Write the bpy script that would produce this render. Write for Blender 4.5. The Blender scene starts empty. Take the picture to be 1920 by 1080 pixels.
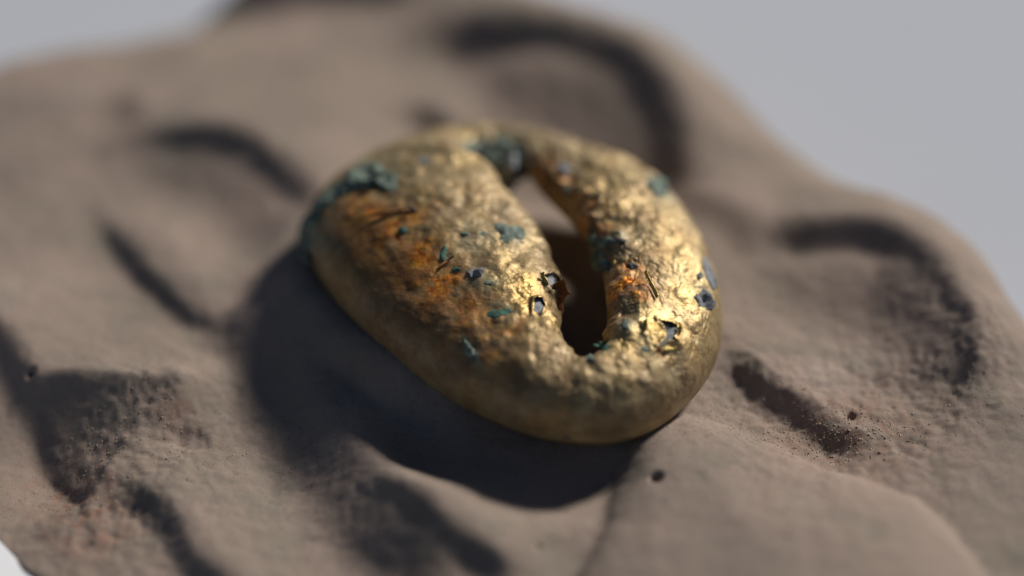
import bpy, bmesh, math, random
import numpy as np
from mathutils import Vector, Matrix
from mathutils.bvhtree import BVHTree

random.seed(4)
RNG = np.random.default_rng(7)
sc = bpy.context.scene
COL = sc.collection
sc.unit_settings.scale_length = 0.01        # one unit is one centimetre

# ------------------------------------------------------------------ camera
PITCH = math.radians(42)
DIST = 14.0
LENS = 100.0
AIM = Vector((0, 0, 0.25))
fwd = Vector((0, math.cos(PITCH), -math.sin(PITCH)))
up = Vector((0, math.sin(PITCH), math.cos(PITCH)))
right = Vector((1, 0, 0))
CAM = AIM - fwd * DIST
cd = bpy.data.cameras.new('camera')
cam = bpy.data.objects.new('camera', cd)
COL.objects.link(cam)
cam.location = CAM
cam.rotation_euler = (math.pi / 2 - PITCH, 0, 0)
cd.lens = LENS
cd.sensor_width = 36
cd.clip_start = 0.1
cd.clip_end = 500
cd.dof.use_dof = True
cd.dof.focus_distance = 13.66
APERTURE_RADIUS = 0.52
cd.dof.aperture_fstop = LENS * 1e-3 / (2 * APERTURE_RADIUS)
cd.dof.aperture_blades = 0
sc.camera = cam
sc.render.resolution_x, sc.render.resolution_y = 1024, 576

# ------------------------------------------------------------------ sky and sun
SUN_EL, SUN_AZ = math.radians(34), math.radians(44)      # azimuth counted from +X towards +Y
w = bpy.data.worlds.new('World')
sc.world = w
w.use_nodes = True
nt = w.node_tree
sky = nt.nodes.new('ShaderNodeTexSky')
sky.sky_type = 'NISHITA'
sky.sun_disc = False
sky.sun_elevation = SUN_EL
sky.sun_rotation = math.pi / 2 - SUN_AZ
sky.dust_density = 0.6
sky.air_density = 0.7
sky.ozone_density = 1.0
nt.links.new(sky.outputs[0], nt.nodes['Background'].inputs[0])
nt.nodes['Background'].inputs[1].default_value = 0.05
ld = bpy.data.lights.new('sun', 'SUN')
ld.energy = 5.0
ld.angle = math.radians(10)
ld.color = (1.0, 0.945, 0.87)
lo = bpy.data.objects.new('sun', ld)
COL.objects.link(lo)
SUN = Vector((math.cos(SUN_EL) * math.cos(SUN_AZ), math.cos(SUN_EL) * math.sin(SUN_AZ), math.sin(SUN_EL)))
lo.rotation_euler = SUN.to_track_quat('Z', 'Y').to_euler()
lo.location = SUN * 30
sc.view_settings.view_transform = 'Standard'
sc.view_settings.look = 'None'
sc.view_settings.exposure = -0.30
sc.view_settings.gamma = 1
sc.cycles.use_denoising = True
sc.cycles.max_bounces = 6
sc.cycles.sample_clamp_indirect = 4

# ------------------------------------------------------------------ helpers
FPX = LENS / 36 * 1920


def ray_dir(px, py):
    return (fwd + right * ((px - 960) / FPX) + up * (-(py - 540) / FPX)).normalized()


def at(px, py, z=0.0):
    """point of the horizontal plane at height z seen at a pixel of the 1920 x 1080 photograph"""
    d = ray_dir(px, py)
    t = (z - CAM.z) / d.z
    return CAM + d * t


def project(P):
    Q = P - np.array(CAM)
    dep = Q @ np.array(fwd)
    return np.stack([960 + FPX * (Q @ np.array(right)) / dep, 540 - FPX * (Q @ np.array(up)) / dep], -1)


def hash3(i, j, k, seed):
    n = (i * 374761393 + j * 668265263 + k * 1442695041 + seed * 974711) & 0xffffffff
    n = ((n ^ (n >> 13)) * 1274126177) & 0xffffffff
    n = ((n ^ (n >> 16)) * 2246822519) & 0xffffffff
    return ((n ^ (n >> 15)) & 0xffffff) / float(0xffffff)


def vnoise(P, seed=0):
    """value noise, -1..1, over an (n, 3) array"""
    P = np.asarray(P, float)
    I = np.floor(P).astype(np.int64)
    F = P - I
    F = F * F * F * (F * (F * 6 - 15) + 10)
    r = 0
    for a in (0, 1):
        wa = F[..., 0] if a else 1 - F[..., 0]
        for b in (0, 1):
            wb = F[..., 1] if b else 1 - F[..., 1]
            for c in (0, 1):
                wc = F[..., 2] if c else 1 - F[..., 2]
                r = r + wa * wb * wc * hash3(I[..., 0] + a, I[..., 1] + b, I[..., 2] + c, seed)
    return r * 2 - 1


def fbm(P, freq, octaves=4, seed=0, gain=0.5):
    r = 0
    amp = 1.0
    for o in range(octaves):
        r = r + amp * vnoise(np.asarray(P) * freq + o * 17.3, seed + o)
        freq *= 2.03
        amp *= gain
    return r


def smooth(a, b, x):
    t = np.clip((x - a) / (b - a), 0, 1)
    return t * t * (3 - 2 * t)


def seg_dist(X, Y, pts, closed=False):
    """distance to a polyline, the signed side (+ on the left of its direction) and the place along it 0..1"""
    best = np.full(X.shape, 1e9)
    side = np.zeros(X.shape)
    along = np.zeros(X.shape)
    pts = list(pts)
    if closed:
        pts = pts + pts[:1]
    L = [math.dist(pts[i], pts[i + 1]) for i in range(len(pts) - 1)]
    tot = sum(L)
    acc = 0
    for (x0, y0), (x1, y1), l in zip(pts[:-1], pts[1:], L):
        dx, dy = x1 - x0, y1 - y0
        t = np.clip(((X - x0) * dx + (Y - y0) * dy) / (l * l + 1e-12), 0, 1)
        d = np.hypot(X - x0 - t * dx, Y - y0 - t * dy)
        m = d < best
        best = np.where(m, d, best)
        side = np.where(m, np.sign(dx * (Y - y0) - dy * (X - x0)), side)
        along = np.where(m, (acc + t * l) / tot, along)
        acc += l
    return best, side, along


def inside(X, Y, poly):
    r = np.zeros(X.shape, bool)
    n = len(poly)
    for i in range(n):
        x0, y0 = poly[i]
        x1, y1 = poly[(i + 1) % n]
        c = ((y0 > Y) != (y1 > Y)) & (X < (x1 - x0) * (Y - y0) / (y1 - y0 + 1e-15) + x0)
        r ^= c
    return r


def catmull(pts, n, closed=False):
    pts = np.asarray(pts, float)
    m = len(pts)
    if closed:
        t = np.linspace(0, m, n, endpoint=False)
        i = np.floor(t).astype(int)
        f = (t - i)[:, None]
        g = lambda k: pts[(i + k) % m]
    else:
        t = np.linspace(0, m - 1, n)
        i = np.minimum(np.floor(t).astype(int), m - 2)
        f = (t - i)[:, None]
        g = lambda k: pts[np.clip(i + k, 0, m - 1)]
    a, b, c, d = g(-1), g(0), g(1), g(2)
    return 0.5 * (2 * b + (c - a) * f + (2 * a - 5 * b + 4 * c - d) * f * f + (3 * b - a - 3 * c + d) * f ** 3)


def ground(pxs, n=0, closed=False):
    p = [at(x, y, 0)[:2] for x, y in pxs]
    if n:
        p = catmull(p, n, closed)
    return [(float(a), float(b)) for a, b in p]


def mesh(name, V, F, mat, parent=None, smooth_=True):
    me = bpy.data.meshes.new(name)
    V = np.asarray(V, np.float32)
    if isinstance(F, np.ndarray):
        k = F.shape[1]
        me.vertices.add(len(V))
        me.vertices.foreach_set('co', V.ravel())
        me.loops.add(F.size)
        me.loops.foreach_set('vertex_index', F.ravel().astype(np.int32))
        me.polygons.add(len(F))
        me.polygons.foreach_set('loop_start', np.arange(0, F.size, k, dtype=np.int32))
        me.polygons.foreach_set('loop_total', np.full(len(F), k, np.int32))
        me.update(calc_edges=True)
    else:
        me.from_pydata([tuple(map(float, v)) for v in V], [], F)
        me.update()
    if smooth_:
        me.polygons.foreach_set('use_smooth', np.ones(len(me.polygons), bool))
    me.materials.append(mat)
    o = bpy.data.objects.new(name, me)
    COL.objects.link(o)
    if parent:
        o.parent = parent
    return o


def tag(o, label=None, cat=None, group=None, kind=None):
    if label: o['label'] = label
    if cat: o['category'] = cat
    if group: o['group'] = group
    if kind: o['kind'] = kind
    return o


def attr(o, name, vals):
    a = o.data.attributes.new(name, 'FLOAT', 'POINT')
    a.data.foreach_set('value', np.asarray(vals, np.float32))


# ------------------------------------------------------------------ materials
class NT:
    def __init__(s, name):
        s.m = bpy.data.materials.new(name)
        s.m.use_nodes = True
        s.t = s.m.node_tree
        s.b = s.t.nodes['Principled BSDF']
        s.tc = s.t.nodes.new('ShaderNodeTexCoord').outputs['Object']

    def noise(s, scale, detail=5, rough=0.55, dist=0.0, vec=None):
        n = s.t.nodes.new('ShaderNodeTexNoise')
        n.inputs['Scale'].default_value = scale
        n.inputs['Detail'].default_value = detail
        n.inputs['Roughness'].default_value = rough
        n.inputs['Distortion'].default_value = dist
        s.t.links.new(vec or s.tc, n.inputs['Vector'])
        return n.outputs['Fac']

    def voro(s, scale, feature='F1'):
        n = s.t.nodes.new('ShaderNodeTexVoronoi')
        n.feature = feature
        n.inputs['Scale'].default_value = scale
        s.t.links.new(s.tc, n.inputs['Vector'])
        return n.outputs['Distance']

    def ramp(s, fac, stops):
        n = s.t.nodes.new('ShaderNodeValToRGB')
        e = n.color_ramp.elements
        while len(e) < len(stops):
            e.new(0.5)
        for k, (p, c) in enumerate(stops):
            e[k].position = p
            e[k].color = (*c, 1) if not isinstance(c, float) else (c, c, c, 1)
        s.t.links.new(fac, n.inputs[0])
        return n.outputs[0]

    def mix(s, fac, a, b, mode='MIX'):
        n = s.t.nodes.new('ShaderNodeMix')
        n.data_type = 'RGBA'
        n.blend_type = mode
        for sock, v in ((n.inputs[0], fac), (n.inputs[6], a), (n.inputs[7], b)):
            if isinstance(v, (int, float)):
                sock.default_value = v if sock.type == 'VALUE' else (v, v, v, 1)
            elif isinstance(v, tuple):
                sock.default_value = (*v, 1)
            else:
                s.t.links.new(v, sock)
        return n.outputs[2]

    def math(s, op, a, b=0.0):
        n = s.t.nodes.new('ShaderNodeMath')
        n.operation = op
        for k, v in enumerate((a, b)):
            if isinstance(v, (int, float)):
                n.inputs[k].default_value = v
            else:
                s.t.links.new(v, n.inputs[k])
        return n.outputs[0]

    def at(s, name):
        n = s.t.nodes.new('ShaderNodeAttribute')
        n.attribute_name = name
        return n.outputs['Fac']

    def bump(s, h, strength, dist, prev=None):
        n = s.t.nodes.new('ShaderNodeBump')
        n.inputs['Strength'].default_value = strength
        n.inputs['Distance'].default_value = dist
        s.t.links.new(h, n.inputs['Height'])
        if prev:
            s.t.links.new(prev, n.inputs['Normal'])
        return n.outputs[0]

    def set(s, **kw):
        for k, v in kw.items():
            sock = s.b.inputs[k.replace('_', ' ')]
            if isinstance(v, (int, float)):
                sock.default_value = v
            elif isinstance(v, tuple):
                sock.default_value = (*v, 1)
            else:
                s.t.links.new(v, sock)
        return s.m


def clay_material():
    s = NT('buff_clay')
    n1 = s.noise(0.9, 5, 0.6)
    c = s.ramp(n1, [(0.3, (0.225, 0.177, 0.145)), (0.45, (0.285, 0.227, 0.185)), (0.6, (0.320, 0.246, 0.203)), (0.75, (0.365, 0.298, 0.252))])
    n2 = s.noise(2.4, 6, 0.65)
    c = s.mix(s.ramp(n2, [(0.52, 0.0), (0.7, 1.0)]), c, (0.235, 0.205, 0.165))
    red = s.math('MULTIPLY', s.at('ochre'), s.ramp(s.noise(14, 5, 0.7), [(0.4, 0.0), (0.62, 1.0)]))
    c = s.mix(red, c, (0.27, 0.135, 0.09))
    c = s.mix(s.ramp(s.noise(60, 4, 0.7), [(0.32, 0.55), (0.45, 0.0)]), c, (0.13, 0.10, 0.08))
    c = s.mix(s.ramp(s.noise(95, 3, 0.6), [(0.62, 0.0), (0.72, 0.4)]), c, (0.42, 0.37, 0.31))
    b = s.bump(s.noise(30, 8, 0.72), 0.3, 0.012)
    b = s.bump(s.noise(110, 5, 0.7), 0.3, 0.005, b)
    return s.set(Base_Color=c, Roughness=0.92, Normal=b, Specular_IOR_Level=0.15)


def gold_material():
    s = NT('worn_gold_foil')
    tar = s.at('tarnish')
    dust = s.at('dust')
    n = s.noise(5, 7, 0.62, 0.3)
    gold = s.ramp(n, [(0.3, (0.42, 0.27, 0.085)), (0.5, (0.55, 0.39, 0.155)), (0.72, (0.68, 0.52, 0.245))])
    film = s.ramp(s.noise(11, 6, 0.65), [(0.35, (0.15, 0.098, 0.048)), (0.48, (0.25, 0.18, 0.10)), (0.66, (0.345, 0.275, 0.17))])
    c = s.mix(dust, gold, film)
    t1 = s.math('MULTIPLY', tar, s.ramp(s.noise(9, 6, 0.7, 0.5), [(0.38, 0.12), (0.54, 1.0)]))
    copper = s.ramp(s.noise(20, 5, 0.7), [(0.35, (0.24, 0.055, 0.008)), (0.48, (0.66, 0.20, 0.015)), (0.62, (0.95, 0.46, 0.07))])
    c = s.mix(t1, c, copper)
    shade_tarnish = s.math('MULTIPLY', s.at('shade_tarnish'), s.ramp(s.noise(7, 6, 0.7), [(0.3, 0.35), (0.6, 1.0)]))
    c = s.mix(shade_tarnish, c, (0.075, 0.028, 0.014))  # painted shade together with dark red tarnish
    shade_pat = s.math('MULTIPLY', s.math('MAXIMUM', s.math('SUBTRACT', s.at('shade_patina'), s.math('MULTIPLY', tar, 0.8)), 0.0), s.ramp(s.noise(5, 6, 0.7), [(0.3, 0.6), (0.52, 1.0)]))
    stain = s.ramp(s.noise(6.5, 7, 0.72, 0.4), [(0.50, 0.0), (0.64, 0.55)])
    c = s.mix(stain, c, (0.24, 0.135, 0.06))
    c = s.mix(shade_pat, c, s.ramp(s.noise(6, 6, 0.65), [(0.3, (0.060, 0.020, 0.006)), (0.53, (0.16, 0.062, 0.014)), (0.72, (0.34, 0.17, 0.045))]))  # flank browned: tarnish plus shade put into the base colour
    vg = s.math('MULTIPLY', s.at('verdigris'), s.ramp(s.noise(16, 6, 0.75), [(0.40, 0.0), (0.60, 0.9)]))
    c = s.mix(vg, c, s.ramp(s.noise(30, 4, 0.6), [(0.35, (0.05, 0.08, 0.06)), (0.65, (0.15, 0.21, 0.165))]))
    pits = s.ramp(s.noise(55, 4, 0.6), [(0.28, 0.8), (0.36, 0.0)])
    c = s.mix(pits, c, (0.10, 0.05, 0.02))
    metal = s.math('SUBTRACT', 0.95, s.math('MULTIPLY', dust, 0.80))
    metal = s.math('MAXIMUM', metal, s.math('MULTIPLY', t1, 0.75))
    metal = s.math('MULTIPLY', metal, s.math('SUBTRACT', 1.0, vg))
    metal = s.math('MULTIPLY', metal, s.math('SUBTRACT', 1.0, s.math('MULTIPLY', s.at('shade_patina'), 0.8)))
    r = s.ramp(s.noise(18, 5, 0.6), [(0.3, 0.25), (0.7, 0.5)])
    r = s.mix(dust, r, s.ramp(s.noise(13, 6, 0.7), [(0.42, 0.36), (0.58, 0.72)]))
    b = s.bump(s.noise(14, 4, 0.5, 0.4), 0.16, 0.03)
    b = s.bump(s.noise(60, 6, 0.7), 0.5, 0.008, b)
    sp = s.math('SUBTRACT', 0.5, s.math('MULTIPLY', s.at('shade_patina'), 0.47))
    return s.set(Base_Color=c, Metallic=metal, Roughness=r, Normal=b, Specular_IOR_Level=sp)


def simple(name, stops, scale, rough, metal=0.0, bump=(60, 0.6, 0.01)):
    s = NT(name)
    c = s.ramp(s.noise(scale, 6, 0.65), stops)
    b = s.bump(s.noise(bump[0], 6, 0.7), bump[1], bump[2])
    return s.set(Base_Color=c, Roughness=rough, Metallic=metal, Normal=b)


M_CLAY = clay_material()
M_GOLD = gold_material()
M_TEAL = simple('teal_corrosion', [(0.3, (0.035, 0.052, 0.042)), (0.5, (0.12, 0.165, 0.130)), (0.68, (0.27, 0.32, 0.26))], 24, 0.85)
M_GREEN = simple('green_corrosion', [(0.3, (0.02, 0.06, 0.04)), (0.6, (0.06, 0.16, 0.12)), (0.75, (0.13, 0.25, 0.20))], 22, 0.8)
M_GREY = simple('grey_core', [(0.3, (0.10, 0.105, 0.11)), (0.55, (0.21, 0.22, 0.23)), (0.75, (0.36, 0.37, 0.38))], 16, 0.75)
M_PALE = simple('pale_core', [(0.3, (0.16, 0.165, 0.18)), (0.55, (0.28, 0.29, 0.31)), (0.75, (0.42, 0.43, 0.45))], 16, 0.7)
M_DARKC = simple('dark_core', [(0.35, (0.03, 0.035, 0.035)), (0.65, (0.13, 0.14, 0.14))], 22, 0.6)
M_LEAF = simple('bright_gold_leaf', [(0.3, (0.62, 0.42, 0.10)), (0.6, (0.85, 0.66, 0.24))], 20, 0.3, 1.0, (50, 0.8, 0.015))
M_COPPER = simple('copper_red_leaf', [(0.3, (0.12, 0.04, 0.02)), (0.6, (0.36, 0.15, 0.06))], 22, 0.45, 0.8, (50, 0.8, 0.015))
M_GRAIN = simple('clay_grain', [(0.3, (0.34, 0.26, 0.15)), (0.5, (0.50, 0.41, 0.27)), (0.7, (0.62, 0.54, 0.40))], 3, 0.9)
M_DARK = simple('dark_speck', [(0.3, (0.03, 0.02, 0.015)), (0.7, (0.08, 0.05, 0.04))], 12, 0.9)
M_TABLE = simple('grey_backing', [(0.3, (0.475, 0.50, 0.55)), (0.7, (0.495, 0.52, 0.57))], 0.4, 0.8, 0, (20, 0.1, 0.01))
M_PAPER = simple('white_card', [(0.3, (0.88, 0.89, 0.90)), (0.7, (0.92, 0.92, 0.93))], 1.2, 0.7, 0, (40, 0.2, 0.01))

# ------------------------------------------------------------------ table and card
ZT = -1.1


def sheet(name, pts, z, th, mat):
    n = len(pts)
    V = [(x, y, z) for x, y in pts] + [(x, y, z - th) for x, y in pts]
    F = [list(range(n)), list(range(2 * n - 1, n - 1, -1))]
    F += [[i, i + n, (i + 1) % n + n, (i + 1) % n] for i in range(n)]
    return mesh(name, V, F, mat, smooth_=False)


table = sheet('table_top', [(-80, -60), (80, -60), (80, 120), (-80, 120)], ZT, 1.0, M_TABLE)
tag(table, 'pale grey table surface out of focus behind the clay relief', kind='structure')

# ------------------------------------------------------------------ the clay slab: one height field
STEP = 0.0125
X0, X1, Y0, Y1 = -4.6, 4.6, -3.1, 6.0
gx = np.arange(X0, X1, STEP)
gy = np.arange(Y0, Y1, STEP)
X, Y = np.meshgrid(gx, gy)
H = np.zeros_like(X)
wob = 0.035 * fbm(np.stack([X, Y, X * 0], -1), 2.2, 3, 5)
wob2 = 0.035 * fbm(np.stack([X, Y, X * 0], -1), 2.2, 3, 25)
XW, YW = X + wob, Y + wob2
P3 = np.stack([X, Y, np.zeros_like(X)], -1)


def window(pts, m):
    p = np.array(pts)
    a, b = p.min(0) - m - 0.15, p.max(0) + m + 0.15
    i0, i1 = np.searchsorted(gy, [a[1], b[1]])
    j0, j1 = np.searchsorted(gx, [a[0], b[0]])
    return slice(i0, i1), slice(j0, j1)


def stroke(pxs, width, depth, inner=None, fade=(0.12, 0.12), side=1):
    """a groove (or a ridge, if depth < 0) along a line; inner: the width on its left side"""
    pts = ground(pxs, 4 * len(pxs))
    wn = window(pts, 3 * max(width, inner or 0))
    d, s, a = seg_dist(XW[wn], YW[wn], pts)
    wd = np.where(s * side > 0, inner if inner else width, width)
    k = smooth(0, fade[0], a) * smooth(0, fade[1], 1 - a) if fade[0] > 0 else 1
    H[wn] -= depth * k * np.exp(-(d / wd) ** 2)


def region(pxs, height, soft, closed=True):
    """raise (or sink) the inside of an outline, with a soft step"""
    pts = ground(pxs, 4 * len(pxs), True)
    wn = window(pts, soft * 1.2)
    d, s, a = seg_dist(XW[wn], YW[wn], pts, True)
    sd = np.where(inside(XW[wn], YW[wn], pts), -d, d)
    H[wn] += height * smooth(soft, -soft, sd)


def plump(pxs, height, radius, hard=True):
    """a cushion: rises inside an outline the farther from its edge"""
    pts = ground(pxs, 4 * len(pxs), True)
    wn = window(pts, 0.05)
    d, s, a = seg_dist(XW[wn], YW[wn], pts, True)
    sd = np.where(inside(XW[wn], YW[wn], pts), d, 0)
    t = np.clip(sd / radius, 0, 1)
    H[wn] += height * (np.sqrt(1 - (1 - t) ** 2) if hard else t * t * (3 - 2 * t))


# The carving is laid out as slopes: each stroke says where the clay climbs towards the light
# (its face turned from the light) and how steeply; the relief is what integrates those slopes.
P_ = np.zeros_like(X)


def slope(pxs, width, amount, fade=0.12):
    pts = ground(pxs, 5 * len(pxs))
    wn = window(pts, 3 * width)
    d, _, a_ = seg_dist(XW[wn], YW[wn], pts)
    k = smooth(0, fade, a_) * smooth(0, fade, 1 - a_) if fade > 0 else 1
    v = amount * (0.25 + 0.75 * k) * np.exp(-(d / width) ** 2)
    P_[wn] = np.where(amount > 0, np.maximum(P_[wn], v), P_[wn] + v)


def slope_area(pxs, amount, soft):
    pts = ground(pxs, 3 * len(pxs), True)
    wn = window(pts, soft * 2)
    d, _, _ = seg_dist(XW[wn], YW[wn], pts, True)
    sd = np.where(inside(XW[wn], YW[wn], pts), -d, d)
    P_[wn] = np.maximum(P_[wn], amount * smooth(soft, -soft, sd))


# left cell
slope([(200, 285), (280, 268), (350, 275), (420, 292), (490, 318), (550, 350), (600, 395), (650, 450)], 0.10, 0.80, 0.35)
slope([(260, 300), (380, 315), (480, 360), (560, 430)], 0.24, 0.42, 0.3)
slope([(165, 375), (205, 430), (250, 490), (300, 535), (350, 570), (410, 605), (480, 620)], 0.06, 0.85, 0.25)
slope([(200, 400), (270, 490), (340, 550), (420, 590)], 0.15, 0.33, 0.2)
slope([(560, 420), (540, 500), (500, 580)], 0.25, 0.42, 0)
slope([(225, 195), (245, 215)], 0.09, 0.40, 0)
# valley beside the ring
slope([(430, 610), (500, 650), (570, 720)], 0.15, 0.75, 0)
slope([(520, 660), (575, 750), (620, 850), (680, 945), (750, 1015), (850, 1080)], 0.20, 0.70, 0.1)
slope_area([(420, 600), (560, 560), (720, 690), (860, 780), (830, 850), (700, 820), (650, 900), (570, 900), (500, 760)], 0.72, 0.14)
slope([(690, 890), (780, 960), (860, 1020), (950, 1085)], 0.07, 0.85, 0.1)
slope([(690, 800), (760, 860), (840, 940)], 0.06, -0.35, 0.2)
slope([(830, 970), (950, 1000), (1070, 1070)], 0.10, -0.15, 0.2)
# upper right cell
slope([(790, 75), (860, 70), (950, 76), (1050, 90), (1130, 118), (1190, 160), (1225, 215), (1250, 275), (1262, 340), (1270, 400)], 0.15, 0.88, 0.12)
slope([(870, 130), (1000, 150), (1100, 200), (1180, 290), (1200, 350)], 0.34, 0.60, 0.15)
slope([(790, 195), (840, 228)], 0.09, 0.75, 0)
# right cell
slope([(1400, 455), (1470, 458), (1574, 472), (1667, 496), (1731, 538), (1778, 590), (1808, 650), (1815, 720), (1790, 775)], 0.10, 0.90, 0.15)
slope([(1610, 535), (1700, 585), (1755, 655), (1765, 730)], 0.34, 0.70, 0.1)
slope([(1400, 515), (1500, 530), (1600, 540)], 0.12, 0.35, 0.1)
slope([(1270, 370), (1330, 405), (1370, 430), (1405, 490)], 0.10, 0.42, 0.1)
slope([(1350, 665), (1400, 697), (1468, 731), (1522, 768), (1570, 803), (1640, 822)], 0.065, 0.90, 0.15)
slope_area([(1440, 490), (1600, 500), (1720, 560), (1790, 680), (1740, 760), (1640, 690), (1540, 610), (1440, 560)], 0.42, 0.22)
slope_area([(880, 90), (1080, 110), (1200, 200), (1240, 320), (1150, 310), (1040, 230), (900, 170)], 0.48, 0.22)
slope_area([(280, 290), (420, 310), (540, 370), (620, 450), (570, 560), (500, 490), (400, 390), (280, 335)], 0.42, 0.18)
# top rim
slope([(370, -45), (500, -50), (650, -50), (790, -35)], 0.20, 0.90, 0.1)
# lower left
slope([(-60, 560), (-10, 612), (30, 680), (75, 735)], 0.07, 0.85, 0)
slope_area([(90, 700), (175, 702), (345, 705), (322, 755), (240, 820), (170, 890), (122, 860), (85, 810), (62, 750)], 0.80, 0.03)
slope([(222, 880), (280, 925), (320, 965), (355, 1010), (400, 1060), (440, 1120)], 0.085, 0.80, 0.15)
slope([(345, 775), (365, 785)], 0.025, 0.8, 0)
kx = np.fft.fftfreq(X.shape[1], STEP)[None, :] * 2 * math.pi
ky = np.fft.fftfreq(X.shape[0], STEP)[:, None] * 2 * math.pi
ks = kx * math.cos(SUN_AZ) + ky * math.sin(SUN_AZ)
kt = -kx * math.sin(SUN_AZ) + ky * math.cos(SUN_AZ)
Pf = np.fft.fft2(P_ - P_.mean())
H += 1.22 * np.real(np.fft.ifft2(-1j * ks * Pf / (ks ** 2 + 0.12 * kt ** 2 + 1.1)))
region([(620, 700), (850, 780), (1000, 830), (1140, 850), (1150, 920), (1060, 955), (950, 945), (850, 910), (740, 840)], -0.12, 0.18)
region([(600, 420), (800, 320), (1100, 330), (1180, 600), (1100, 800), (850, 760), (650, 600)], -0.10, 0.2)
region([(960, 400), (1040, 400), (1130, 440), (1200, 520), (1200, 640), (1140, 720), (1060, 700), (1000, 600), (940, 480)], -0.22, 0.10)
# the smooth swelling at the lower right
plump([(1150, 860), (1230, 790), (1330, 775), (1470, 825), (1620, 890), (1740, 970), (1830, 1080), (1880, 1200), (1700, 1400), (1250, 1400), (1060, 1180), (1140, 990)], 0.16, 0.9)
# broad swell of the whole
H += 0.035 * fbm(P3, 0.55, 3, 40) + 0.010 * fbm(P3, 2.0, 3, 60)
H += 0.06 * np.exp(-(((X - 0.9) / 1.5) ** 2 + ((Y + 0.2) / 1.6) ** 2))

# outline of the slab, falling away to the table
edge = ground([(420, 1500), (190, 1210), (112, 1120), (60, 1045), (0, 985), (-90, 870), (-220, 700), (-330, 420), (-260, 150), (-60, 60), (120, 20), (260, -15), (400, -80), (620, -150), (900, -130), (1100, -20),
               (1270, 45), (1385, 115), (1480, 190), (1560, 250), (1630, 290), (1700, 320), (1790, 370), (1850, 440), (1910, 530), (2000, 640), (2200, 900), (2300, 1400), (1000, 1700)], 90, True)
dE, _, _ = seg_dist(XW, YW, edge, True)
sdE = np.where(inside(XW, YW, edge), dE, -dE)
gc = at(30, 1050)
low = smooth(1.7, 0.6, np.hypot(X - gc.x, Y - gc.y))
t = np.clip(sdE / 0.55, 0, 1)
H += -(0.55 - 0.46 * low) * ((1 - low) * (1 - np.sqrt(np.clip(1 - (1 - t) ** 2, 0, 1))) + low * (1 - t) ** 1.3)
H = np.where(sdE <= 0, -0.9, H)

for _ in range(5):
    H[1:-1] = 0.25 * H[:-2] + 0.5 * H[1:-1] + 0.25 * H[2:]
    H[:, 1:-1] = 0.25 * H[:, :-2] + 0.5 * H[:, 1:-1] + 0.25 * H[:, 2:]
H = np.where(sdE <= 0, -0.9, H)
# grain relief: quiet on the swellings, rough where it crumbles
rough = np.zeros_like(X)
for px, py, r, a in ((1560, 800, 0.55, 1.0), (1700, 760, 0.4, 0.6), (1860, 640, 0.4, 0.8), (250, 820, 0.35, 0.9), (170, 960, 0.35, 0.8), (330, 720, 0.3, 0.5), (620, 800, 0.8, 0.5), (1430, 720, 0.4, 0.7)):
    g = at(px, py)
    rough += a * np.exp(-((X - g.x) ** 2 + (Y - g.y) ** 2) / r ** 2)
rough = np.clip(rough, 0, 1)
fine = fbm(P3, 14, 4, 80, 0.6)
H += (0.0022 + 0.0040 * rough) * fine + 0.0035 * rough * fbm(P3, 32, 2, 85)
H -= 0.005 * rough * smooth(0.45, 0.8, fbm(P3, 7, 3, 90))
crack = np.abs(fbm(P3, 4.5, 4, 120))
H -= 0.007 * rough * smooth(0.08, 0.0, crack)
# single holes
for px, py, r, dd in ((1231, 889, 0.024, 0.07), (1600, 742, 0.02, 0.05), (52, 655, 0.02, 0.04), (1010, 1000, 0.012, 0.03)):
    g = at(px, py, 0.1)
    H -= dd * np.exp(-(((X - g.x) ** 2 + (Y - g.y) ** 2) / r ** 2) ** 1.5)

ny, nx = X.shape
idx = np.arange(ny * nx).reshape(ny, nx)
keep = (sdE > -0.02)
kf = keep[:-1, :-1] & keep[1:, :-1] & keep[:-1, 1:] & keep[1:, 1:]
F = np.stack([idx[:-1, :-1], idx[:-1, 1:], idx[1:, 1:], idx[1:, :-1]], -1)[kf]
V = np.stack([X, Y, H], -1).reshape(-1, 3)
used = np.unique(F)
remap = np.full(ny * nx, -1)
remap[used] = np.arange(len(used))
slab = mesh('clay_relief', V[used], remap[F], M_CLAY)
och = np.zeros_like(X)
for px, py, r, a in ((165, 950, 0.22, 0.7), (130, 870, 0.2, 0.4), (330, 760, 0.12, 0.5), (1650, 800, 0.35, 0.35), (1550, 800, 0.3, 0.3), (90, 820, 0.3, 0.3)):
    g = at(px, py)
    och += a * np.exp(-((X - g.x) ** 2 + (Y - g.y) ** 2) / r ** 2)
attr(slab, 'ochre', np.clip(och, 0, 1).reshape(-1)[used])
tag(slab, 'matt grey-brown clay relief with carved oval hollows under the gold ring', 'clay relief')


def h_at(x, y):
    j = min(max((x - X0) / STEP, 0), nx - 2)
    i = min(max((y - Y0) / STEP, 0), ny - 2)
    a, b = int(i), int(j)
    fi, fj = i - a, j - b
    return (H[a, b] * (1 - fi) * (1 - fj) + H[a + 1, b] * fi * (1 - fj) + H[a, b + 1] * (1 - fi) * fj + H[a + 1, b + 1] * fi * fj)


# rim skirt of the slab down to the table
rim = ground([], 0) or edge
rv, rf = [], []
n = len(rim)
for (x, y) in rim:
    rv.append((x, y, -0.50))
for (x, y) in rim:
    rv.append((x * 0.985, y * 0.985, ZT))
rf = [[i, (i + 1) % n, (i + 1) % n + n, i + n] for i in range(n)]
rf.append(list(range(2 * n - 1, n - 1, -1)))
mesh('slab_side', rv, rf, M_CLAY, slab)

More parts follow.
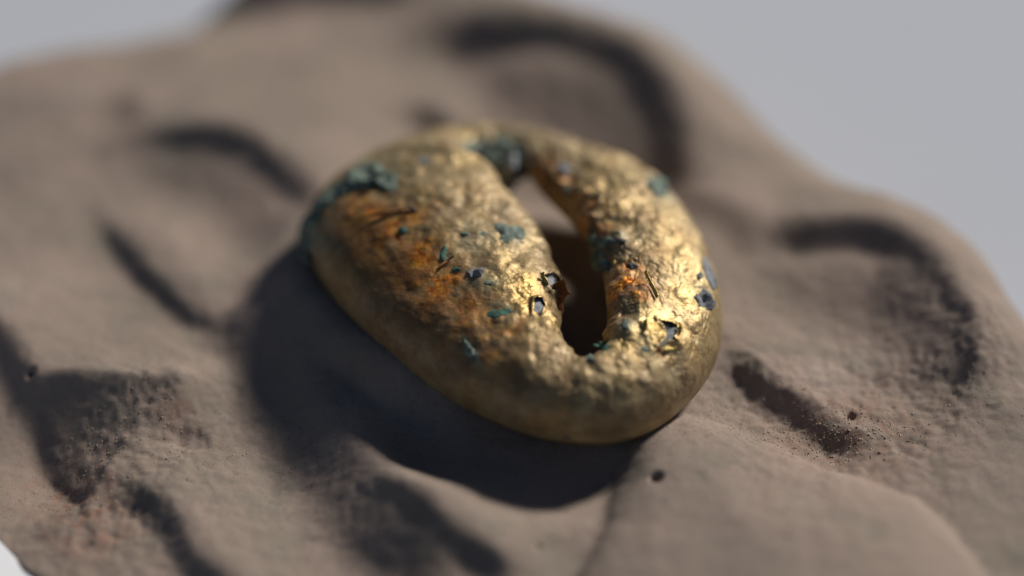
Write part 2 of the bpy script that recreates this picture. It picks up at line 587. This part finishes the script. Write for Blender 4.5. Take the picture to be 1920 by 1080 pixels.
# white block under the lower left of the clay
near = (np.hypot(X - gc.x, Y - gc.y) < 0.5) & (sdE > 0) & (sdE < 0.04)
ZB = float(np.percentile(H[near], 85)) + 0.02
bp = [tuple(at(*p, ZB)[:2]) for p in ((-260, 700), (-12, 1002), (72, 1092), (330, 1400), (300, 2600), (-1600, 2600), (-1300, 700))][::-1]
card = sheet('white_block', bp, ZB, abs(ZT - ZB), M_PAPER)
tag(card, 'bright white block showing at the lower left corner beneath the clay', 'block')

# ------------------------------------------------------------------ the gold ring
ST = [  # outer outline, inner outline (pixels), height, height of the inner edge, height of the outer edge
    ((850, 236), (866, 270), .31, .30, .10), ((930, 236), (925, 264), .31, .30, .10), ((1010, 243), (968, 284), .34, .28, .10),
    ((1090, 263), (986, 324), .40, .27, .10), ((1160, 293), (1010, 358), .43, .27, .10), ((1215, 325), (1037, 387), .46, .28, .10),
    ((1265, 365), (1068, 413), .48, .29, .10), ((1300, 415), (1090, 443), .49, .30, .10), ((1322, 465), (1110, 472), .49, .30, .10),
    ((1340, 515), (1128, 505), .49, .30, .10), ((1355, 570), (1140, 550), .48, .29, .10), ((1360, 625), (1140, 595), .47, .27, .10),
    ((1345, 680), (1137, 630), .46, .25, .10), ((1320, 725), (1130, 650), .45, .22, .10), ((1285, 765), (1122, 664), .44, .18, .10),
    ((1240, 800), (1112, 671), .44, .05, .10), ((1190, 824), (1104, 673), .43, .05, .11), ((1130, 833), (1093, 669), .43, .05, .12),
    ((1060, 830), (1080, 661), .44, .05, .13), ((990, 817), (1066, 648), .47, .05, .14), ((920, 792), (1053, 630), .50, .05, .15),
    ((850, 755), (1048, 608), .49, .05, .14), ((780, 706), (1051, 575), .51, .05, .14), ((715, 652), (1050, 545), .53, .05, .14),
    ((655, 600), (1041, 512), .54, .05, .14), ((610, 545), (1028, 480), .55, .05, .14), ((583, 495), (1014, 448), .55, .05, .14),
    ((567, 450), (1000, 420), .55, .05, .13), ((570, 405), (982, 397), .54, .05, .12), ((598, 362), (962, 370), .53, .08, .11),
    ((642, 322), (940, 342), .53, .12, .11), ((700, 286), (912, 315), .45, .22, .10), ((770, 254), (885, 290), .36, .29, .10)]
NS = len(ST)
oT = np.array([s[0] for s in ST], float)
iT = np.array([s[1] for s in ST], float)
hh = np.array([s[2] for s in ST])
zi = np.array([s[3] for s in ST])
zo = np.array([s[4] for s in ST])
Po = np.array([list(at(*s[0], s[4]))[:2] for s in ST])
Pi = np.array([list(at(*s[1], 0.3))[:2] for s in ST])


def normal2(C):
    tg = np.roll(C, -1, 0) - np.roll(C, 1, 0)
    nn = np.stack([tg[:, 1], -tg[:, 0]], -1)
    nn /= np.linalg.norm(nn, axis=1)[:, None]
    return nn


nO = normal2(oT)
cen = oT.mean(0)
if ((oT - cen) * nO).sum() < 0:
    nO = -nO
nI = normal2(iT)
if ((iT - iT.mean(0)) * nI).sum() > 0:
    nI = -nI                                            # points into the hole
TH = np.linspace(0, math.pi, 90)


def top_profile(Pi, Po, hh, zi, zo, th):
    s = ((1 - np.cos(th)) / 2) ** 1.65
    s = s[None, :]
    zb = zi[:, None] * (1 - s) + zo[:, None] * s
    z = zb + (hh[:, None] - zb) * np.sin(th)[None, :] ** 0.66
    xy = Pi[:, None, :] * (1 - s[..., None]) + Po[:, None, :] * s[..., None]
    return np.concatenate([xy, z[..., None]], -1)


FIX = [0, 1, 2, 32]
for k in FIX:
    Pi[k] = list(at(*ST[k][1], zi[k]))[:2]
# settle the section ends so that the outline and the hole come out right
for it in range(30):
    P = top_profile(Pi, Po, hh, zi, zo, TH)
    Q = project(P)
    eo = ((Q - oT[:, None, :]) * nO[:, None, :]).sum(-1).max(1)
    # correct along the ground: the pixel normal mapped to ground axes
    go = np.stack([nO[:, 0], -nO[:, 1] / math.sin(PITCH)], -1) * (DIST / FPX)
    Po -= 0.5 * np.clip(eo, -40, 40)[:, None] * go
    ei = ((Q - iT[:, None, :]) * nI[:, None, :]).sum(-1).max(1)
    gi = np.stack([nI[:, 0], -nI[:, 1] / math.sin(PITCH)], -1) * (DIST / FPX)
    ei[FIX] = 0
    Pi -= 0.5 * np.clip(ei, -40, 40)[:, None] * gi
    for k in FIX:
        dv = Po[k] - Pi[k]
        if dv[1] < 0.24:
            Po[k] = Pi[k] + np.array([Po[k][0] - Pi[k][0] if abs(Po[k][0] - Pi[k][0]) < 0.3 else 0, 0.24])
for k in range(1):
    Po = 0.5 * Po + 0.25 * (np.roll(Po, 1, 0) + np.roll(Po, -1, 0))
    Pi = 0.6 * Pi + 0.2 * (np.roll(Pi, 1, 0) + np.roll(Pi, -1, 0))

NU, NV = 1100, 230
U = catmull(np.concatenate([Pi, Po, hh[:, None], zi[:, None], zo[:, None]], 1), NU, True)
tt = np.linspace(0, math.pi, NV)
top = top_profile(U[:, 0:2], U[:, 2:4], U[:, 4], U[:, 5], U[:, 6], tt)        # NU, NV, 3


def grid_normals(G):
    a = np.roll(G, -1, 0) - np.roll(G, 1, 0)
    b = np.gradient(G, axis=1)
    nn = np.cross(a, b)
    nn /= (np.linalg.norm(nn, axis=-1, keepdims=True) + 1e-12)
    return nn


N = grid_normals(top)
if N[:, NV // 2, 2].mean() < 0:
    N = -N
sv = ((1 - np.cos(tt)) / 2)[None, :] * np.ones((NU, 1))
edgefade = np.sin(tt)[None, :] ** 0.5
uu = np.linspace(0, 1, NU, endpoint=False)[:, None] * np.ones((1, NV))
# crumpled foil: soft lumps, small knobs along the hole side and the right-hand limb, fine creases
lump = fbm(top, 3.2, 3, 200)
knob = vnoise(top * 9.5, 220) + 0.5 * vnoise(top * 17, 221)
crease = np.abs(fbm(top * np.array([1, 1, 1]), 7, 4, 240))
wr = smooth(0.75, 0.25, sv)                                # 1 near the hole
limb = smooth(0.02, 0.12, uu) * smooth(0.62, 0.5, uu)       # right limb and near end
kn = np.clip(0.25 + 0.9 * wr * (0.5 + 0.5 * limb) + 0.55 * limb, 0, 1.2)
disp = 0.016 * lump + 0.013 * kn * knob - 0.004 * kn * smooth(0.12, 0, crease)
disp += 0.0065 * np.maximum(0, vnoise(top * 15, 225)) ** 1.5 * smooth(0.30, 0.42, uu) * smooth(0.80, 0.62, uu) * 1.3
disp += 0.020 * wr * vnoise(top * 8, 226) * (uu > 0.03) * smooth(0.45, 0.38, uu)
disp += 0.0046 * vnoise(top * 21, 228) * smooth(0.98, 0.85, sv)
disp += 0.0026 * fbm(top, 30, 3, 260, 0.6) * (0.4 + kn)
top = top + N * (disp * edgefade)[..., None]
# grooves pressed round the foil near the hole: row of short ribs on the left limb's inner edge
rib = np.sin(uu * 2 * math.pi * 50 + 2 * vnoise(top * 3, 270))
top = top + N * (0.010 * rib * (0.6 + 0.5 * vnoise(top * 6, 271)) * smooth(0.0, 0.04, sv) * smooth(0.32, 0.10, sv) * edgefade)[..., None]
N = grid_normals(top)
if N[:, NV // 2, 2].mean() < 0:
    N = -N

ring = bpy.data.objects.new('gold_ring', None)
ring.empty_display_size = 0.3
COL.objects.link(ring)
rc = Vector((*(0.5 * (Po.mean(0) + Pi.mean(0))), 0.0))
ring.location = rc
tag(ring, 'hammered gold foil ring with a slit hole, flecked with teal corrosion, lying on the clay', 'gold ring')


def local(V):
    return np.asarray(V, float) - np.array(rc)


# ray casting onto the bare surface places all that grows on it
iu = np.arange(NU)
quads = []
A = np.arange(NU * NV).reshape(NU, NV)
Fq = np.stack([A[:, :-1], A[:, 1:], np.roll(A, -1, 0)[:, 1:], np.roll(A, -1, 0)[:, :-1]], -1)   # NU, NV-1, 4
sub = top.reshape(-1, 3)
bv = BVHTree.FromPolygons([Vector(v) for v in sub[::1]], Fq[::1].reshape(-1, 4).tolist())


def hit(px, py):
    d = ray_dir(px, py)
    p, n_, i, _ = bv.ray_cast(CAM, d)
    if p is None:
        p, n_, i, _ = bv.find_nearest(at(px, py, 0.35))
    if n_.dot(d) > 0:
        n_ = -n_
    q = np.array(p)
    return q, np.array(n_)


flat = top.reshape(-1, 3)


def spot(list_, power=1.0):
    m = np.zeros(len(flat))
    for px, py, r, a in list_:
        q, _ = hit(px, py)
        m = np.maximum(m, a * np.exp(-(np.sum((flat - q) ** 2, 1) / (r * r)) ** power))
    return m


tarnish = spot([(740, 440, .13, 1), (790, 480, .13, 1), (830, 530, .12, 1), (700, 400, .10, .8), (665, 380, .10, .7), (760, 405, .09, .6), (870, 590, .12, .7), (900, 650, .14, .5), (940, 610, .10, .5),
                (1170, 530, .09, 1), (1150, 555, .07, .9), (1195, 545, .05, .8), (1055, 330, .07, .7), (1100, 400, .10, .75), (1130, 430, .06, .9), (1180, 500, .04, .7), (1060, 350, .05, .8),
                (1140, 600, .03, .8), (1020, 320, .06, .6)])
shade_tarnish = spot([(680, 450, .22, .75), (740, 520, .20, .8), (820, 590, .16, .7), (880, 680, .16, .6), (950, 700, .15, .4), (1020, 750, .12, .25), (1030, 330, .11, .9), (1060, 355, .08, .7), (1095, 400, .07, .7), (1120, 430, .05, .7), (1140, 600, .04, .5)])  # shade of left flank and inner wall, painted in with dark red tarnish
bright = spot([(1000, 570, .10, 1), (990, 530, .08, .8), (1040, 600, .07, .8), (1240, 600, .10, 1), (1260, 640, .08, 1), (1290, 560, .12, .7), (930, 510, .10, .5), (1170, 640, .06, .7), (1270, 480, .2, .4), (1150, 760, .12, .2), (1300, 660, .1, .6)])
shade_patina = spot([(640, 430, .30, .9), (660, 520, .32, 1), (740, 620, .32, 1), (830, 700, .26, .9), (930, 760, .20, .7), (1030, 790, .16, .45), (1120, 800, .14, .3), (760, 530, .22, .8), (860, 640, .2, .7), (1040, 330, .10, .9), (1050, 350, .08, .8), (1085, 395, .07, .8), (1112, 425, .05, .8), (1015, 310, .09, .8), (1135, 480, .06, .8), (1130, 560, .05, .5)])  # brown tarnish that also paints the flank's and hole wall's shade into the colour
verd = spot([(953, 438, .09, .9), (700, 330, .17, .9), (620, 370, .12, 1), (572, 440, .12, 1), (895, 512, .07, .6), (835, 478, .06, .8), (757, 432, .05, .7), (884, 650, .10, .8), (935, 588, .08, .8), (890, 440, .09, .6), (1172, 608, .05, .8), (1130, 650, .06, .9), (1107, 670, .05, .9), (1322, 560, .08, .7), (1330, 510, .08, .7), (1232, 350, .12, .8), (1060, 330, .10, .7), (1125, 460, .09, .9), (1130, 495, .08, .9), (884, 276, .10, .9), (950, 275, .12, .9), (985, 300, .09, .8), (795, 300, .08, .5), (1160, 445, .06, .7), (1211, 655, .04, .6), (920, 530, .06, .5)])
dust = np.clip(0.70 + 0.25 * fbm(flat, 3.5, 4, 300) - 0.62 * bright, 0.08, 1)
wob3 = fbm(flat, 9, 3, 320)
tarnish = np.clip(tarnish * 1.25 + 0.25 * wob3 * (tarnish > 0.03), 0, 1)

# underside closes the shell
TU = 14
th2 = np.linspace(0, 1, TU + 2)[1:-1]
und = []
last, first = top[:, -1], top[:, 0]
for a in th2:
    p = last * (1 - a) + first * a
    p = p.copy()
    p[:, 2] = p[:, 2] - 0.10 * math.sin(a * math.pi) ** 0.7
    und.append(p)
full = np.concatenate([top, np.stack(und, 1)], 1)
NW = full.shape[1]
B = np.arange(NU * NW).reshape(NU, NW)
Bn = np.roll(B, -1, 0)
Fb = np.stack([B, np.roll(B, -1, 1), np.roll(Bn, -1, 1), Bn], -1)               # closed both ways

# torn openings: faces left out of the shell, the grey core shows below
TEARS = [
    [(1232, 598), (1252, 603), (1273, 610), (1269, 622), (1265, 630), (1276, 650), (1262, 642), (1250, 641), (1240, 655), (1232, 650), (1246, 634), (1248, 624), (1240, 612)],
    [(1017, 514), (1036, 512), (1049, 520), (1050, 536), (1040, 545), (1028, 542), (1022, 528)],
    [(1000, 562), (1016, 560), (1023, 572), (1014, 588), (1000, 586)],
    [(1205, 608), (1212, 600), (1214, 618), (1207, 624)],
]
proj = project(flat)
vis = (np.einsum('ij,ij->i', N.reshape(-1, 3), np.array(CAM) - flat) > 0)
hole_mask = np.zeros(len(flat), bool)
core_mask = np.zeros(len(flat), bool)
for poly in TEARS:
    x, y = proj[:, 0], proj[:, 1]
    m = inside(x, y, poly) & vis
    d, _, _ = seg_dist(x, y, poly, True)
    hole_mask |= m
    core_mask |= (m | ((d < 7) & vis))
fullhole = np.zeros((NU, NW), bool)
fullhole[:, :NV] = hole_mask.reshape(NU, NV)
drop = fullhole.reshape(-1)[Fb.reshape(-1, 4)].all(1)
Fs = Fb.reshape(-1, 4)[~drop]
# torn edges lift a little
lift = np.zeros(len(flat))
for poly in TEARS:
    d, _, _ = seg_dist(proj[:, 0], proj[:, 1], poly, True)
    lift = np.maximum(lift, np.where(vis, np.exp(-(d / 5) ** 2), 0))
lt = (lift * (0.010 + 0.012 * vnoise(flat * 25, 333))).reshape(NU, NV)
full[:, :NV] += N * lt[..., None]
shell = mesh('foil_shell', local(full.reshape(-1, 3)), Fs, M_GOLD, ring)


def ext(a):
    r = np.zeros((NU, NW))
    r[:, :NV] = a.reshape(NU, NV)
    return r.reshape(-1)


attr(shell, 'tarnish', ext(tarnish))
attr(shell, 'shade_tarnish', ext(shade_tarnish))
attr(shell, 'verdigris', ext(np.clip(verd, 0, 1)))
attr(shell, 'shade_patina', ext(np.clip(shade_patina + 0.12 * wob3 * (shade_patina > 0.05), 0, 1) * (1 - 0.6 * smooth(0.86, 0.99, sv.reshape(-1)) * smooth(0.5, 0.6, uu.reshape(-1)))))
attr(shell, 'dust', ext(dust))

cf = Fq.reshape(-1, 4)
cm = core_mask[cf].any(1)
cf = cf[cm]
us = np.unique(cf)
rm = np.full(len(flat), -1)
rm[us] = np.arange(len(us))
# one core piece for each torn opening
pr = proj[us]
base = flat[us] - N.reshape(-1, 3)[us] * 0.009 + 0.004 * fbm(flat[us], 18, 3, 350)[:, None]
cfr = rm[cf]
owner = np.argmin(np.stack([np.linalg.norm(pr - np.mean(poly, 0), axis=1) for poly in TEARS]), 0)
for k in range(len(TEARS)):
    fk = cfr[(owner[cfr] == k).all(1)]
    if not len(fk):
        continue
    u2 = np.unique(fk)
    r2 = np.full(len(us), -1)
    r2[u2] = np.arange(len(u2))
    mesh('exposed_core', local(base[u2]), r2[fk], (M_GREY, M_PALE, M_PALE, M_DARKC)[k], ring)


# lumps of corrosion: irregular crusts that follow the surface
def frame(nn):
    nn = Vector(nn).normalized()
    a = nn.orthogonal().normalized()
    # make axis a follow the picture's horizontal
    a = (right - nn * right.dot(nn)).normalized()
    return nn, a, nn.cross(a)


def crust(name, outline, height, mat, seed, label=None, sink=0.006, parent=ring, rough_=0.5, caster=None):
    """an irregular crust whose outline is given in pixels of the photograph, seated on the ring"""
    O = np.array(outline, float)
    c = O.mean(0)
    q0, n0 = hit(*c)
    R, S = 12, 44
    ring_px = catmull(O, S, True)
    V, Fc = [], []
    for r in range(R + 1):
        f = r / R
        for s_ in range(S):
            p = c + (ring_px[s_] - c) * f
            jag = 1 + 0.30 * f * float(vnoise(np.array([math.cos(s_ * 2 * math.pi / S) * 2.2, math.sin(s_ * 2 * math.pi / S) * 2.2, seed * 1.7]), seed)) + 0.18 * f * float(vnoise(np.array([math.cos(s_ * 2 * math.pi / S) * 6, math.sin(s_ * 2 * math.pi / S) * 6, seed * 1.7]), seed))
            p = c + (p - c) * jag
            d = ray_dir(*p)
            hp, hn, _, _ = bv.ray_cast(CAM, d)
            if hp is None or (hp - Vector(q0)).length > 0.45:
                # beyond the silhouette: continue in the tangent plane of the seat
                nn = Vector(n0)
                den = d.dot(nn)
                tq = (Vector(q0) - CAM).dot(nn) / den if abs(den) > 0.15 else (Vector(q0) - CAM).length
                hp = CAM + d * tq
                if (hp - Vector(q0)).length > 0.3:
                    hp = CAM + d * (Vector(q0) - CAM).length
                hn = nn
            hn = Vector(hn)
            if hn.dot(d) > 0:
                hn = -hn
            hv = height * max(0, 1 - f ** 3) * (0.65 + rough_ * fbm(np.array(hp) , 16, 3, seed)) + height * 0.35 * rough_ * float(vnoise(np.array(hp) * 45, seed + 9))
            if r == R:
                hv = -sink
            V.append(np.array(hp + (Vector(n0) * 0.5 + hn * 0.5).normalized() * max(hv, -sink)))
    for r in range(R):
        for s_ in range(S):
            a, b = r * S + s_, r * S + (s_ + 1) % S
            Fc.append([a, b, b + S, a + S])
    o = mesh(name, local(V), Fc, mat, parent, smooth_=True)
    if label:
        o['label'] = label
    return o


def blob(cx, cy, rx, ry, rot=0, k=9, jag=0.28, seed=0):
    r = random.Random(seed * 13 + int(cx))
    pts = []
    for i in range(k):
        a = 2 * math.pi * i / k
        q = 1 + r.uniform(-jag, jag)
        x, y = rx * q * math.cos(a), ry * q * math.sin(a)
        pts.append((cx + x * math.cos(rot) - y * math.sin(rot), cy + x * math.sin(rot) + y * math.cos(rot)))
    return pts


crust('corrosion_crust', [(928, 420), (945, 418), (962, 422), (980, 430), (978, 446), (962, 450), (953, 456), (942, 448), (936, 434)], 0.010, M_TEAL, 3, 'flat teal patch')
crust('corrosion_crust', [(655, 330), (668, 308), (692, 298), (716, 308), (728, 322), (742, 330), (746, 352), (728, 358), (712, 348), (694, 352), (672, 352), (650, 362), (630, 360), (634, 340)], 0.034, M_TEAL, 5, 'largest thick teal crust', rough_=0.9)
crust('corrosion_crust', [(604, 372), (622, 345), (648, 336), (650, 358), (628, 376), (606, 392), (588, 420), (580, 405)], 0.024, M_TEAL, 7, rough_=0.8)
crust('corrosion_crust', [(562, 420), (578, 396), (592, 400), (588, 430), (584, 460), (580, 500), (566, 490), (558, 455)], 0.020, M_TEAL, 8, rough_=0.8)
crust('corrosion_crust', [(884, 505), (896, 503), (911, 505), (908, 513), (896, 520), (886, 521), (878, 514)], 0.022, M_GREY, 11, 'small grey lump', rough_=0.9)
crust('corrosion_crust', blob(832, 476, 7, 18, 0.35, 9, .35, 1), 0.012, M_GREEN, 12)
crust('corrosion_crust', blob(854, 506, 7, 5, 0, 8, .35, 2), 0.010, M_GREEN, 13)
crust('corrosion_crust', blob(757, 432, 8, 6, 0, 8, .3, 3), 0.018, M_GREEN, 14)
crust('corrosion_crust', blob(884, 650, 17, 24, 0.2, 10, .3, 4), 0.030, M_TEAL, 15, rough_=0.9)
crust('corrosion_crust', blob(935, 588, 20, 9, -0.2, 9, .35, 5), 0.007, M_GREEN, 16)
crust('corrosion_crust', blob(872, 438, 8, 5, 0, 8, .35, 6), 0.008, M_TEAL, 17)
crust('corrosion_crust', blob(905, 438, 7, 6, 0, 8, .35, 6), 0.006, M_TEAL, 18)
crust('corrosion_crust', blob(918, 531, 8, 4, 0.1, 8, .35, 7), 0.006, M_TEAL, 19)
crust('corrosion_crust', blob(1172, 608, 9, 11, 0.2, 9, .35, 8), 0.010, M_TEAL, 20)
crust('corrosion_crust', blob(1211, 655, 7, 5, 0.2, 8, .3, 9), 0.010, M_TEAL, 21)
crust('corrosion_crust', blob(1130, 650, 13, 8, 0.2, 9, .3, 10), 0.022, M_GREEN, 22)
crust('corrosion_crust', blob(1107, 672, 9, 6, 0.0, 9, .3, 11), 0.016, M_TEAL, 23)
crust('corrosion_crust', [(1301, 556), (1316, 543), (1328, 546), (1336, 560), (1342, 572), (1326, 580), (1312, 578)], 0.022, M_GREY, 24, 'blue grey lump', rough_=0.8)
crust('corrosion_crust', [(1316, 492), (1326, 484), (1336, 505), (1343, 535), (1336, 545), (1322, 520)], 0.016, M_GREY, 25)
crust('corrosion_crust', blob(1232, 350, 24, 17, 0.5, 10, .2, 12), 0.022, M_TEAL, 26, 'teal crust on the far shoulder')
crust('corrosion_crust', blob(1058, 318, 14, 11, 0.3, 9, .2, 13), 0.012, M_GREY, 27)
crust('corrosion_crust', blob(1062, 356, 9, 8, 0.3, 9, .2, 14), 0.012, M_TEAL, 28)
crust('corrosion_crust', blob(795, 300, 14, 8, 0.3, 9, .2, 15), 0.006, M_GREY, 29)
crust('corrosion_crust', [(1098, 452), (1112, 440), (1128, 448), (1146, 444), (1156, 456), (1140, 462), (1128, 470), (1110, 462)], 0.022, M_TEAL, 30, rough_=0.9)
crust('corrosion_crust', [(1112, 470), (1126, 464), (1138, 480), (1148, 502), (1136, 512), (1122, 506), (1113, 490)], 0.030, M_TEAL, 31, rough_=0.9)
crust('corrosion_crust', blob(1108, 432, 9, 5, 0.2, 8, .3, 16), 0.012, M_DARKC, 32)
crust('corrosion_crust', blob(1165, 452, 9, 6, 0.2, 8, .3, 17), 0.012, M_DARKC, 33)
crust('corrosion_crust', blob(1186, 497, 9, 7, 0.2, 8, .3, 18), 0.010, M_DARKC, 34)
crust('corrosion_crust', blob(1312, 516, 6, 8, 0.2, 8, .3, 19), 0.010, M_DARKC, 35)
crust('corrosion_crust', blob(1062, 822, 6, 3, 0.2, 8, .3, 20), 0.006, M_DARKC, 36)
# crusts round the far end of the hole, and the pale plug that bridges it
crust('corrosion_crust', blob(884, 276, 16, 12, 0.4, 9, .2, 21), 0.035, M_TEAL, 40, 'dark green crust at the tip of the hole')
crust('corrosion_crust', [(910, 262), (935, 256), (960, 264), (982, 286), (990, 312), (978, 322), (968, 300), (948, 280), (922, 276)], 0.035, M_TEAL, 41, rough_=0.7)


def lump(name, cx, cy, z, size, rot, mat, seed, parent=None, origin=None, sub=3, jag=0.35, label=None):
    bm = bmesh.new()
    bmesh.ops.create_icosphere(bm, subdivisions=sub, radius=1)
    co = np.array([v.co[:] for v in bm.verts])
    nz = fbm(co, 1.4, 4, seed, 0.6)
    co = co * (1 + jag * nz)[:, None] * np.array(size)
    M = np.array(Matrix.Rotation(rot[2], 3, 'Z') @ Matrix.Rotation(rot[1], 3, 'Y') @ Matrix.Rotation(rot[0], 3, 'X'))
    co = co @ M.T
    Fl = [[v.index for v in f.verts] for f in bm.faces]
    bm.free()
    g = at(cx, cy, z)
    co += np.array(g)
    if parent is ring:
        co = local(co)
    o = mesh(name, co, Fl, mat, parent)
    if label:
        o['label'] = label
    return o


lump('core_plug', 954, 322, 0.26, (0.05, 0.07, 0.15), (0.25, 0.15, 0), M_PALE, 50, ring, label='pale grey plug bridging the far end of the hole')
lump('core_plug', 926, 322, 0.20, (0.09, 0.09, 0.10), (0.2, 0.5, 0), M_TEAL, 51, ring, label='teal lump beside the grey plug')
lump('core_plug', 972, 306, 0.25, (0.07, 0.08, 0.11), (0.4, 0.1, 0.6), M_TEAL, 52, ring, label='dark teal lump at the right of the grey plug')
lump('core_plug', 905, 288, 0.24, (0.09, 0.06, 0.08), (0.1, 0.3, 0.2), M_DARKC, 53, ring, label='dark lump at the tip of the hole')


# curled flaps of torn foil
def flap(name, px, py, pts, curl, mat, seed, label=None):
    """a small bent sheet: pts in pixels across, curl lifts the free end off the surface"""
    V, Fc = [], []
    nA, nB = 9, 7
    a0, a1, b0, b1 = [np.array(p, float) for p in pts]     # root from a0 to a1, tip from b0 to b1
    q0, n0 = hit(px, py)
    n0 = np.array((Vector(n0) - fwd * 0.8).normalized())
    for j in range(nB):
        f = j / (nB - 1)
        for i in range(nA):
            g = i / (nA - 1)
            p = (a0 * (1 - g) + a1 * g) * (1 - f) + (b0 * (1 - g) + b1 * g) * f
            p += np.array([random.uniform(-1, 1), random.uniform(-1, 1)]) * 0.35 * (0.3 + f)
            d = ray_dir(*p)
            den = d.dot(Vector(n0))
            tq = (Vector(q0) - CAM).dot(Vector(n0)) / den if abs(den) > 0.2 else (Vector(q0) - CAM).length
            hp = CAM + d * tq
            hp = hp + Vector(n0) * (curl * f * f + 0.008 * math.sin(g * 6 + seed) * f + 0.002)
            V.append(np.array(hp))
    for j in range(nB - 1):
        for i in range(nA - 1):
            a = j * nA + i
            Fc.append([a, a + 1, a + 1 + nA, a + nA])
    o = mesh(name, local(V), Fc, mat, ring, smooth_=False)
    md = o.modifiers.new('thickness', 'SOLIDIFY')
    md.thickness = 0.004
    if label:
        o['label'] = label
    return o


flap('torn_flap', 1044, 545, [(1032, 536), (1046, 560), (1042, 528), (1056, 556)], 0.05, M_COPPER, 1, 'copper red curl of foil')
flap('torn_flap', 1048, 560, [(1036, 545), (1042, 580), (1054, 552), (1046, 584)], 0.03, M_COPPER, 2)
flap('torn_flap', 1020, 530, [(1012, 512), (1022, 540), (1017, 512), (1025, 538)], 0.02, M_LEAF, 3)
flap('torn_flap', 1250, 600, [(1236, 599), (1270, 609), (1243, 602), (1266, 611)], 0.012, M_LEAF, 4)
flap('torn_flap', 1272, 620, [(1270, 610), (1270, 634), (1274, 604), (1273, 632)], 0.012, M_LEAF, 5)
flap('torn_flap', 1255, 655, [(1242, 653), (1268, 650), (1246, 658), (1266, 655)], 0.008, M_LEAF, 6)
flap('torn_flap', 1270, 642, [(1264, 636), (1276, 648), (1261, 640), (1272, 652)], 0.02, M_COPPER, 7)
flap('torn_flap', 1235, 655, [(1240, 650), (1236, 672), (1232, 650), (1231, 670)], 0.015, M_COPPER, 8)
flap('torn_flap', 1215, 545, [(1207, 510), (1230, 560), (1211, 508), (1233, 557)], 0.012, M_LEAF, 9, 'long thin lifted edge of a crease')
flap('torn_flap', 1208, 612, [(1205, 603), (1206, 624), (1213, 598), (1212, 618)], 0.02, M_LEAF, 10)
flap('torn_flap', 1146, 500, [(1144, 488), (1152, 508), (1149, 486), (1156, 506)], 0.02, M_LEAF, 11)
flap('torn_flap', 745, 400, [(690, 408), (770, 394), (692, 403), (790, 392)], 0.010, M_COPPER, 12, 'long dark lifted edge of a crease')
flap('torn_flap', 770, 395, [(765, 390), (790, 408), (768, 387), (794, 405)], 0.012, M_DARKC, 13)
flap('torn_flap', 850, 490, [(826, 496), (848, 480), (828, 500), (852, 483)], 0.010, M_COPPER, 14)

# ------------------------------------------------------------------ grains strewn on the clay
gv, gf = [], []
r = random.Random(12)
base_ico = [(0, 0, 1), (0.9, 0, 0.2), (0.1, 0.9, 0.1), (-0.9, 0.1, 0.2), (0, -0.9, 0.1), (0, 0, -0.8)]
ifc = [(0, 1, 2), (0, 2, 3), (0, 3, 4), (0, 4, 1), (5, 2, 1), (5, 3, 2), (5, 4, 3), (5, 1, 4)]
SP = [(1560, 800, 90, 26, 520, 0.011), (1450, 790, 90, 30, 260, 0.009), (1650, 790, 90, 40, 300, 0.010), (1740, 700, 80, 50, 160, 0.009), (1500, 720, 120, 50, 180, 0.008), (260, 800, 110, 50, 320, 0.009),
      (170, 930, 60, 80, 300, 0.009), (370, 740, 80, 60, 160, 0.007), (650, 800, 160, 70, 320, 0.008), (1860, 650, 60, 80, 160, 0.008), (1300, 850, 300, 120, 120, 0.006), (1240, 835, 60, 14, 90, 0.007), (1330, 730, 22, 30, 90, 0.008), (1120, 860, 60, 14, 50, 0.006), (300, 650, 220, 80, 160, 0.006), (1350, 760, 120, 60, 80, 0.007)]
for cx, cy, sx, sy, num, size in SP:
    for _ in range(int(num * 0.6)):
        px, py = r.gauss(cx, sx), r.gauss(cy, sy)
        g = at(px, py, 0)
        z = h_at(g.x, g.y)
        s_ = size * 0.42 * r.uniform(0.4, 1.7)
        a = r.uniform(0, 6.28)
        b0 = len(gv)
        for (x, y, q) in base_ico:
            x, y, q = x * s_ * r.uniform(0.7, 1.3), y * s_ * r.uniform(0.7, 1.3), q * s_ * r.uniform(0.6, 1.1)
            gv.append((g.x + x * math.cos(a) - y * math.sin(a), g.y + x * math.sin(a) + y * math.cos(a), z + q + s_ * 0.05))
        gf += [[i + b0 for i in f] for f in ifc]
tag(mesh('loose_grains', gv, np.array(gf), M_GRAIN, smooth_=False), 'loose clay grains and crumbs strewn over the relief', 'grains', kind='stuff')
